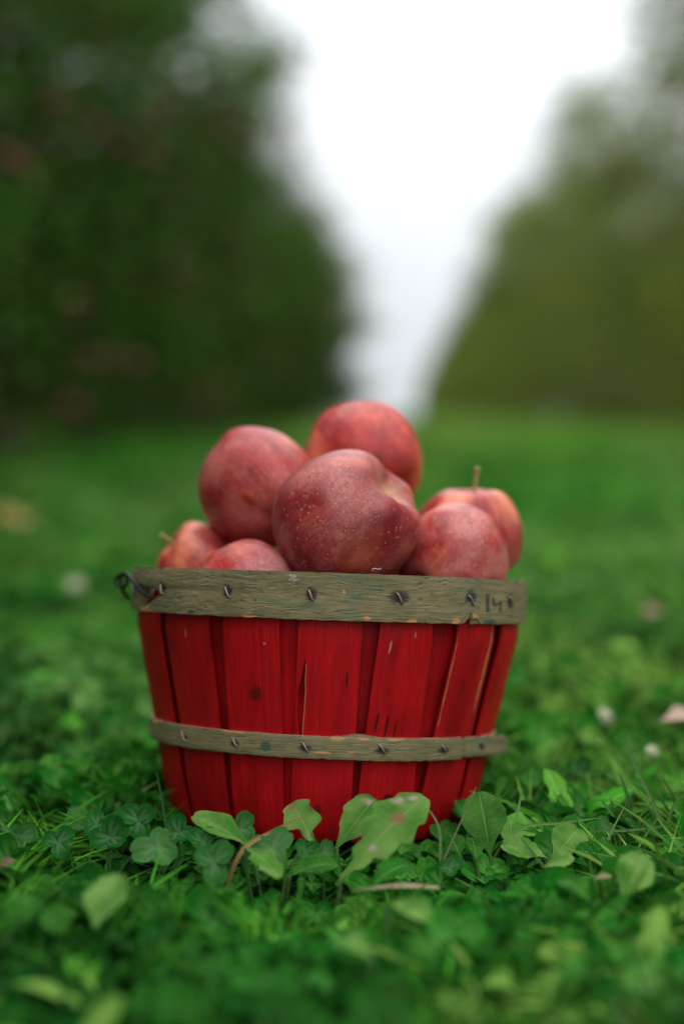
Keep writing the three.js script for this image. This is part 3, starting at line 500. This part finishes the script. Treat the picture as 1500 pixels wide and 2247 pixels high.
{
  const petals = [], q = rng(5); for (let k = 0; k < 46; k++) { const y = 1 - 1.6 * (k + 0.5) / 46, a = k * 2.4, s = Math.sqrt(1 - y * y), c = new THREE.ConeGeometry(0.0016, 0.007, 5); c.translate(0, 0.005, 0); c.applyQuaternion(new THREE.Quaternion().setFromUnitVectors(V(0, 1, 0), V(s * Math.cos(a), y, s * Math.sin(a)))); petals.push(c); }
  const head = mergeGeometries(petals), pm = new THREE.MeshStandardMaterial({ color: new THREE.Color().setRGB(0.62, 0.60, 0.45), roughness: 0.8 });
  [['white clover head in the lawn right of the basket', 1326, 1574, 1.12, 0.95], ['white clover head far behind the basket at left', 168, 1285, 1.75, 1.5], ['white clover head low beside the thick grass blade', 1430, 1650, 1.0, 0.7], ['clover head blurred left of the lower hoop', 270, 1520, 1.3, 0.8]].forEach(([label, x, y, d, s]) => {
    const p = at(x, y, d), g = group('clover_flower', p.x, 0, p.z); mesh('stem', new THREE.CylinderGeometry(0.0008, 0.001, p.y, 6).translate(0, p.y / 2, 0), stemGreen, g);
    const h = mesh('flower_head', head, pm, g); h.position.y = p.y; h.scale.setScalar(s); tag(g, label, 'flower', 'white clover heads');
  });
  const a = at(818, 1254, 0.818), f = mesh('plant_fibre', new THREE.TubeGeometry(new THREE.CatmullRomCurve3([V(0, 0.0005, 0), V(-0.0004, 0.0012, 0), V(0.0006, 0.0018, 0), V(0.0035, 0.0012, 0), V(0.0048, 0.0022, 0), V(0.0044, 0.0016, 0)]), 24, 0.00022, 5), new THREE.MeshStandardMaterial({ color: new THREE.Color().setRGB(0.6, 0.55, 0.45), roughness: 0.8 }));
  f.position.copy(a); tag(f, 'tiny pale fibre lying on the top edge of the hoop', 'fibre');
}

// ---------------------------------------------------------------- ground cover nobody could count
function cloverClump(seed, rich) {
  const q = rng(seed), parts = [], tone = clovTones[seed % 4];
  for (let i = 0; i < 3; i++) { const l = leaflet(0.0125 * (0.75 + 0.5 * q()), 0, 0.1 + 0.8 * q(), seed * 5 + i, tone, rich); l.rotateY(i * 2.094 + 0.4 * (q() - 0.5)); l.rotateX(0.2 + 0.7 * q()); l.translate(0, 0.017, 0); parts.push(l); }
  const st = new THREE.CylinderGeometry(0.0005, 0.0006, 0.017, 4, 1, true).translate(0, 0.0085, 0).toNonIndexed(); const n = st.attributes.position.count;
  st.setAttribute('color', new THREE.Float32BufferAttribute(Array.from({ length: n }, () => [0.05, 0.13, 0.03]).flat(), 3));
  return mergeGeometries([...parts.map(p => p.toNonIndexed()), st]);
}
function tuft(seed, n, tone) {
  const q = rng(seed), L = [];
  for (let k = 0; k < n; k++) {
    const a = q() * 6.28, h = 0.016 + 0.024 * q(), out = 0.010 + 0.046 * q(), r = 0.006 * q(), dx = Math.cos(a), dz = Math.sin(a), t = q() < 0.09 ? [0.32, 0.25, 0.11] : mix3(tone, [tone[0] * 2, tone[1] * 1.5, tone[2] * 2], q());
    L.push(bladeGeometry([V(dx * r, 0, dz * r), V(dx * (r + out * 0.35), h * 0.6, dz * (r + out * 0.35)), V(dx * (r + out), h * (0.75 + 0.3 * q()), dz * (r + out))], 0.0010 + 0.0007 * q(), t, null, 4));
  }
  return mergeGeometries(L);
}
function rosette(seed) {
  const q = rng(seed), L = [];
  for (let k = 0; k < 4; k++) { const a = k * 1.57 + q(), l = 0.030 + 0.026 * q(), e = 0.1 + 0.6 * q(); L.push(leafGeometry(V(0, 0.004, 0), V(Math.cos(a) * l * Math.cos(e), 0.008 + l * Math.sin(e), Math.sin(a) * l * Math.cos(e)), 0.0075 + 0.004 * q(), [Math.cos(a) * -0.3, 1, 0.2], { seed: seed + k, rows: 16, n: 3, teeth: 0.4, sag: 0.12, ...(q() < 0.5 ? { tone: [0.085, 0.20, 0.035], deep: [0.03, 0.13, 0.014] } : {}) })); }
  return mergeGeometries(L);
}
const inBasket = (x, z, m) => Math.hypot(x + 0.0138, z + 0.004) < m;
function scatter(name, label, category, geos, list) {
  geos.forEach((g, k) => {
    const mine = list.filter((_, i) => i % geos.length === k), m = new THREE.InstancedMesh(g, leafMaterial, mine.length), M = new THREE.Matrix4(), e = new THREE.Euler(), Q = new THREE.Quaternion();
    mine.forEach(([x, y, z, turn, tx, tz, s, sy, c], i) => { e.set(tx, turn, tz); M.compose(V(x, y, z), Q.setFromEuler(e), V(s, s * sy, s)); m.setMatrixAt(i, M); m.setColorAt(i, new THREE.Color().setRGB(...c)); });
    m.name = name; m.castShadow = m.receiveShadow = true; tag(m, label[k % label.length], category, null, 'stuff');
  });
}
function fill(seed, n, zone, keep, size, tall, low = 0) {   // points with more of them near the camera
  const q = rng(seed), out = [];
  for (let k = 0; k < n; k++) {
    const d = zone[0] * Math.pow(zone[1] / zone[0], Math.pow(q(), zone[3] ?? 1)), x = (q() * 2 - 1) * (zone[2] ? zone[2](d) : 0.4 * d), z = 0.935 - d;
    const a = q(), b = q(), c = q(), e = q(), f = q();
    if (inBasket(x, z, 0.1065 + 0.012 * tall) || a > keep(x, z, d)) continue;
    const v = 0.22 + 1.35 * fbm(x * 7, z * 7, seed, 2) * (0.3 + 1.25 * f), warm = 0.75 + 0.6 * noise(x * 2.2, z * 2.2, seed + 1);
    const dryAndSunlit = smooth(0.46, 0.66, fbm(x * 2.6 / Math.max(1, d * 0.35) + 40, z * 2.6 / Math.max(1, d * 0.5), seed + 3, 3) + 0.14 * smooth(-0.35, 0.25, x / d) - 0.05), tint = mix3([v * warm * 0.75, v * 1.2, v * (0.85 - 0.3 * warm)], [v * 2.1, v * 1.55, v * 1.5], 0.75 * dryAndSunlit * (0.4 + 0.9 * f));  // dry pale patches, plus sunlight on the right side painted into the tint
    out.push([x, low, z, b * 6.283, (c - 0.5) * 0.5, (e - 0.5) * 0.5, size(d, x, z) * (0.65 + 0.7 * f), (0.7 + 0.6 * c) * (0.75 + 0.25 * smooth(0.7, 1.4, foot(x, z))), tint]);
  }
  return out;
}
const foot = (x, z) => Math.hypot((x + 0.005) / 0.15, (z - 0.15) / 0.075);   // the trodden strip before the basket
const patch = (x, z, s, seed) => fbm(x * s, z * s, seed, 3);
const wide = (d) => 0.36 * d + 0.18;
scatter('clover_carpet', ['low clover carpet round the basket', 'darker clover carpet round the basket', 'fine clover carpet round the basket', 'pale clover carpet round the basket'], 'clover', [0, 1, 2, 3].map(k => cloverClump(k + 4, 1)),
  fill(101, 23500, [0.36, 1.9, wide, 0.9], (x, z) => clamp(smooth(0.40, 0.58, patch(x, z, 11, 3) + 0.2 * smooth(0.15, -0.2, x)) * 1), (d, x, z) => (0.85 + 0.2 * d) * (0.75 + 0.25 * smooth(0.6, 1.4, foot(x, z))), 0.3));
scatter('short_grass', ['fine short grass round the basket', 'mixed short grass round the basket', 'bright short grass round the basket'], 'grass', [tuft(1, 7, [0.016, 0.12, 0.007]), tuft(2, 7, [0.008, 0.09, 0.005]), tuft(3, 6, [0.04, 0.15, 0.012])],
  fill(102, 14300, [0.36, 1.9, wide, 0.9], (x, z) => clamp(0.28 + 0.7 * smooth(0.4, 0.62, patch(x, z, 6, 8) + 0.2 * smooth(-0.15, 0.2, x))), (d, x, z) => (0.7 + 0.2 * d) * (0.5 + 0.5 * smooth(0.6, 1.4, foot(x, z))), 1));
scatter('sunlit_toned_grass', ['grass coloured pale as if sunlit, mixed in right of the basket', 'grass coloured bright as if sunlit, mixed in right of the basket'], 'grass', [tuft(21, 7, [0.085, 0.22, 0.035]), tuft(22, 6, [0.06, 0.21, 0.02])],
  fill(106, 6800, [0.36, 2.2, wide, 0.9], (x, z, d) => smooth(0.42, 0.62, patch(x, z, 8, 21) + 0.3 * smooth(-0.05, 0.2, x / d) - 0.1), (d, x, z) => (0.75 + 0.2 * d) * (0.5 + 0.5 * smooth(0.6, 1.4, foot(x, z))), 1));  // paler tufts crowd to the right: sunlight put into the grass colour
scatter('weed_leaves', ['small broad weed leaves in the grass', 'broad weed leaves mixed into the clover'], 'weeds', [rosette(5), rosette(9)],
  fill(103, 2600, [0.36, 3.0, wide, 0.85], (x, z) => smooth(1.0, 1.7, foot(x, z)) * smooth(1.0, 1.5, Math.hypot((x + 0.17) / 0.16, (z - 0.12) / 0.09)) * clamp(0.12 + 0.9 * smooth(0.42, 0.62, patch(x, z, 7, 14) + 0.2 * smooth(-0.2, 0.15, x))), (d) => 0.68 + 0.16 * d, 1.6));
const lawnWidth = (d) => Math.min(9, 0.5 * d + 0.45), bare = (x, z, d) => { const lat = x * SIDE.x + (z - 0.935) * SIDE.z; return lat < -1.45 ? 0.3 + 0.3 * smooth(-2.2, -1.45, lat) : 1; };
scatter('sunlit_toned_grass', ['grass coloured pale as if sunlit, in the lawn behind the basket'], 'grass', [tuft(23, 7, [0.10, 0.22, 0.04])],
  fill(107, 19000, [1.8, 22, lawnWidth, 0.8], (x, z, d) => bare(x, z, d) * smooth(0.44, 0.64, patch(x, z, 2.2, 25) + 0.2 * smooth(-0.15, 0.15, x / d) - 0.06), (d) => 1.1 + 0.2 * d, 0));  // the brighter sunlit side of the lawn, painted by paler tufts
scatter('lawn_clover', ['clover and weeds in the lawn behind the basket', 'dense clover in the lawn behind the basket'], 'clover', [cloverClump(5, 0), cloverClump(11, 0)],
  fill(104, 32000, [1.75, 9, lawnWidth, 0.8], (x, z, d) => bare(x, z, d) * clamp(0.3 + 0.7 * smooth(0.4, 0.6, patch(x, z, 3, 5))), (d) => 1.15 + 0.22 * d, 0));
scatter('lawn_grass', ['mown lawn running down the orchard alley', 'lighter mown lawn running down the orchard alley', 'coarse mown lawn running down the orchard alley'], 'grass', [tuft(11, 7, [0.026, 0.135, 0.010]), tuft(12, 6, [0.05, 0.155, 0.018]), tuft(13, 6, [0.014, 0.105, 0.008])],
  fill(105, 70000, [1.6, 90, lawnWidth, 0.75], (x, z, d) => bare(x, z, d), (d) => Math.min(9, 1.0 + 0.2 * d), 0));

// ---------------------------------------------------------------- orchard rows
const bark = new THREE.MeshStandardMaterial({ color: new THREE.Color().setRGB(0.11, 0.09, 0.075), roughness: 0.95 });
const leafy = (c) => new THREE.MeshPhysicalMaterial({ color: new THREE.Color().setRGB(...c), vertexColors: true, roughness: 0.88, transmission: 0.12, thickness: 0, specularIntensity: 0.2, side: THREE.DoubleSide });
const orchardLeaf = leafy([0.10, 0.155, 0.026]), greenLeaf = leafy([0.040, 0.110, 0.012]);   // right row yellower, and lightened too: its sunlit look is put into the colour
const fruitMaterial = new THREE.MeshStandardMaterial({ color: new THREE.Color().setRGB(0.13, 0.012, 0.010), roughness: 0.6 });
function crownGeometry(seed, o) {
  const { h, r, skirt, clumps = 150, per = 42, leaf = 0.085 } = o, q = rng(seed), pos = [], nor = [], col = [], idx = [], fruit = [];
  const ball = new THREE.IcosahedronGeometry(0.042, 1), boughs = [], nb = o.boughs ?? 26;
  for (let k = 0; k < nb; k++) { const t = (k + q()) / nb, a = k * 2.4 + q(), y = skirt + (h - skirt) * t, R0 = r * Math.pow(Math.sin(Math.PI * clamp(0.16 + 0.80 * t)), 0.55) * (0.65 + 0.75 * q()); boughs.push([R0 * Math.cos(a) * 0.8, y, R0 * Math.sin(a) * 0.8, 0.7 + 0.6 * q()]); }
  for (let k = 0; k < clumps; k++) {
    const B = boughs[k % nb], core = k % 4 === 0, shoot = q() < 0.3, spread = shoot ? 1.15 : 0.5, f = core ? 0.4 : 1, y = Math.max(skirt, B[1] + (q() + q() - 1) * spread * 0.8);
    const cx = B[0] * f + (q() + q() - 1) * spread, cz = B[2] * f + (q() + q() - 1) * spread, cr = (0.22 + 0.26 * q()) * (shoot ? 0.5 : 1.05), tone = B[3] * (0.8 + 0.4 * q()), yel = q();
    for (let i = 0; i < (shoot ? per * 0.35 : per); i++) {
      const u = V(q() - 0.5, (q() - 0.5) * 0.9, q() - 0.5).multiplyScalar(2 * cr), d1 = V(q() - 0.5, q() - 0.75, q() - 0.5).normalize(), d2 = V(q() - 0.5, q() - 0.5, q() - 0.5).cross(d1).normalize(), s = leaf * (0.65 + 0.7 * q()), b = pos.length / 3;
      const P = [cx + u.x, Math.max(0.12, y + u.y), cz + u.z], up = d1.clone().cross(d2).multiplyScalar(s * 0.12);
      for (const [m, n, w] of [[0, 0, 0], [0.5, 0.3, 1], [1, 0, 0], [0.5, -0.3, 1]]) pos.push(P[0] + d1.x * s * m + d2.x * s * n + up.x * w, P[1] + d1.y * s * m + d2.y * s * n + up.y * w, P[2] + d1.z * s * m + d2.z * s * n + up.z * w);
      const g = tone * (0.75 + 0.5 * q()), c = [g * (0.85 + 0.5 * yel), g, g * (1.05 - 0.4 * yel)]; for (let n = 0; n < 4; n++) col.push(...c);
      idx.push(b, b + 1, b + 2, b, b + 2, b + 3);
    }
    if (o.fruit && q() < o.fruit) for (let i = 0; i < 5; i++) { const f = ball.clone(); f.translate(cx + (q() - 0.5) * 0.5, Math.max(0.3, y - 0.1 + (q() - 0.5) * 0.4), cz + (q() - 0.5) * 0.5); fruit.push(f); }
  }
  return { crown: geom(pos, idx, null, col), fruit: fruit.length ? mergeGeometries(fruit) : null };
}
function trunkGeometry(seed, h) {
  const q = rng(seed), L = [], tube = (pts, r0, r1) => { const c = new THREE.CatmullRomCurve3(pts), g = new THREE.TubeGeometry(c, 10, 1, 7), P = g.attributes.position; for (let i = 0; i < P.count; i++) { const t = Math.floor(i / 8) / 10, ctr = c.getPointAt(Math.min(1, t)), r = r0 + (r1 - r0) * t; P.setXYZ(i, ctr.x + (P.getX(i) - ctr.x) * r, ctr.y + (P.getY(i) - ctr.y) * r, ctr.z + (P.getZ(i) - ctr.z) * r); } g.computeVertexNormals(); L.push(g); };
  tube([V(0, -0.02, 0), V(0.05 * (q() - 0.5), h * 0.3, 0.05), V(0.15 * (q() - 0.5), h * 0.6, 0), V(0.1, h * 0.88, 0.05)], 0.085, 0.02);
  for (let k = 0; k < 9; k++) { const a = k * 2.4 + q(), y = h * (0.16 + 0.07 * k), l = 0.7 + 0.5 * q(); tube([V(0, y, 0), V(Math.cos(a) * l * 0.5, y + 0.22, Math.sin(a) * l * 0.5), V(Math.cos(a) * l, y + 0.3 + 0.3 * q(), Math.sin(a) * l)], 0.035, 0.008); }
  return mergeGeometries(L);
}
const words = ['first', 'second', 'third', 'fourth', 'fifth', 'sixth', 'seventh', 'eighth', 'ninth', 'tenth', 'eleventh', 'twelfth', 'thirteenth', 'fourteenth', 'fifteenth', 'sixteenth', 'seventeenth', 'eighteenth', 'nineteenth', 'twentieth'];
function row(lat, start, step, n, kinds, mat, say, grp, seed, sx = 1) {
  const q = rng(seed);
  for (let k = 0; k < n; k++) {
    const p = along(lat + 0.3 * (q() - 0.5), start + step * k + 0.4 * (q() - 0.5)), kind = kinds[k % kinds.length], g = group('apple_tree', p.x, 0, p.z);
    mesh('trunk', kind.trunk, bark, g); mesh('crown', kind.crown, mat, g);
    if (kind.fruit) { const f = mesh('fruit', kind.fruit, fruitMaterial, g); f.userData.kind = 'stuff'; }
    g.rotation.y = q() * 6.28; g.scale.set(sx * (0.92 + 0.16 * q()), 0.74 + 0.40 * q(), sx * (0.92 + 0.16 * q()));
    tag(g, `${words[k]} apple tree of the ${say}`, 'tree', grp);
  }
}
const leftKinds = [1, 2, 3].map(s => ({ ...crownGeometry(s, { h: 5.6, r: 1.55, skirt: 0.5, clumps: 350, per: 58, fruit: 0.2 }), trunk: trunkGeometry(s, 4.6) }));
const rightKinds = [4, 5, 6].map(s => ({ ...crownGeometry(s, { h: 7.0, r: 1.85, skirt: 0.45, clumps: 230, per: 54 }), trunk: trunkGeometry(s, 5.8) }));
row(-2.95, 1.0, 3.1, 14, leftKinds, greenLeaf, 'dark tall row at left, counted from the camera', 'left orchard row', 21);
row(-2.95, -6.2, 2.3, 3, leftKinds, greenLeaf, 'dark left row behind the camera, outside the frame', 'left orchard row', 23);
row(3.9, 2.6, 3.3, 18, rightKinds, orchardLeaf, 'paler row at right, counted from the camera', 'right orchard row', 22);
{ // the right row runs on until it closes up with the horizon
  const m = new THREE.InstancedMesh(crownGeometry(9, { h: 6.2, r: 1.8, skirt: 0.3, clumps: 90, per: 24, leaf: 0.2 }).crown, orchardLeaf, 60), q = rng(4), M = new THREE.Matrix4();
  for (let k = 0; k < 60; k++) { const p = along(3.9, 61 + k * 3); M.compose(p, new THREE.Quaternion().setFromAxisAngle(V(0, 1, 0), q() * 6), V(1, 0.9 + 0.2 * q(), 1)); m.setMatrixAt(k, M); }
  m.name = 'distant_orchard_foliage'; tag(m, 'far end of the right orchard row fading into one mass', 'trees', null, 'stuff');
}
{ // the next rows of the orchard, seen only through gaps and as one mass
  const far = crownGeometry(19, { h: 6.0, r: 1.8, skirt: 0.1, clumps: 150, per: 30, leaf: 0.16 }).crown;
  for (const [lat, label] of [[8.6, 'next orchard row showing through behind the right row'], [-7.4, 'next orchard row showing through behind the left row'], [-11.6, 'third orchard row hidden behind the left rows']]) {
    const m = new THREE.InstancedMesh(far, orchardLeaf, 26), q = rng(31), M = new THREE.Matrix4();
    for (let k = 0; k < 26; k++) { M.compose(along(lat + 0.4 * (q() - 0.5), -6 + k * 2.7), new THREE.Quaternion().setFromAxisAngle(V(0, 1, 0), q() * 6), V(1, 0.85 + 0.3 * q(), 1)); m.setMatrixAt(k, M); }
    m.name = 'distant_orchard_foliage'; tag(m, label, 'trees', null, 'stuff');
  }
}
scene.traverse(o => { if (o.isMesh) o.castShadow = o.receiveShadow = true; });
renderer.render(scene, camera);
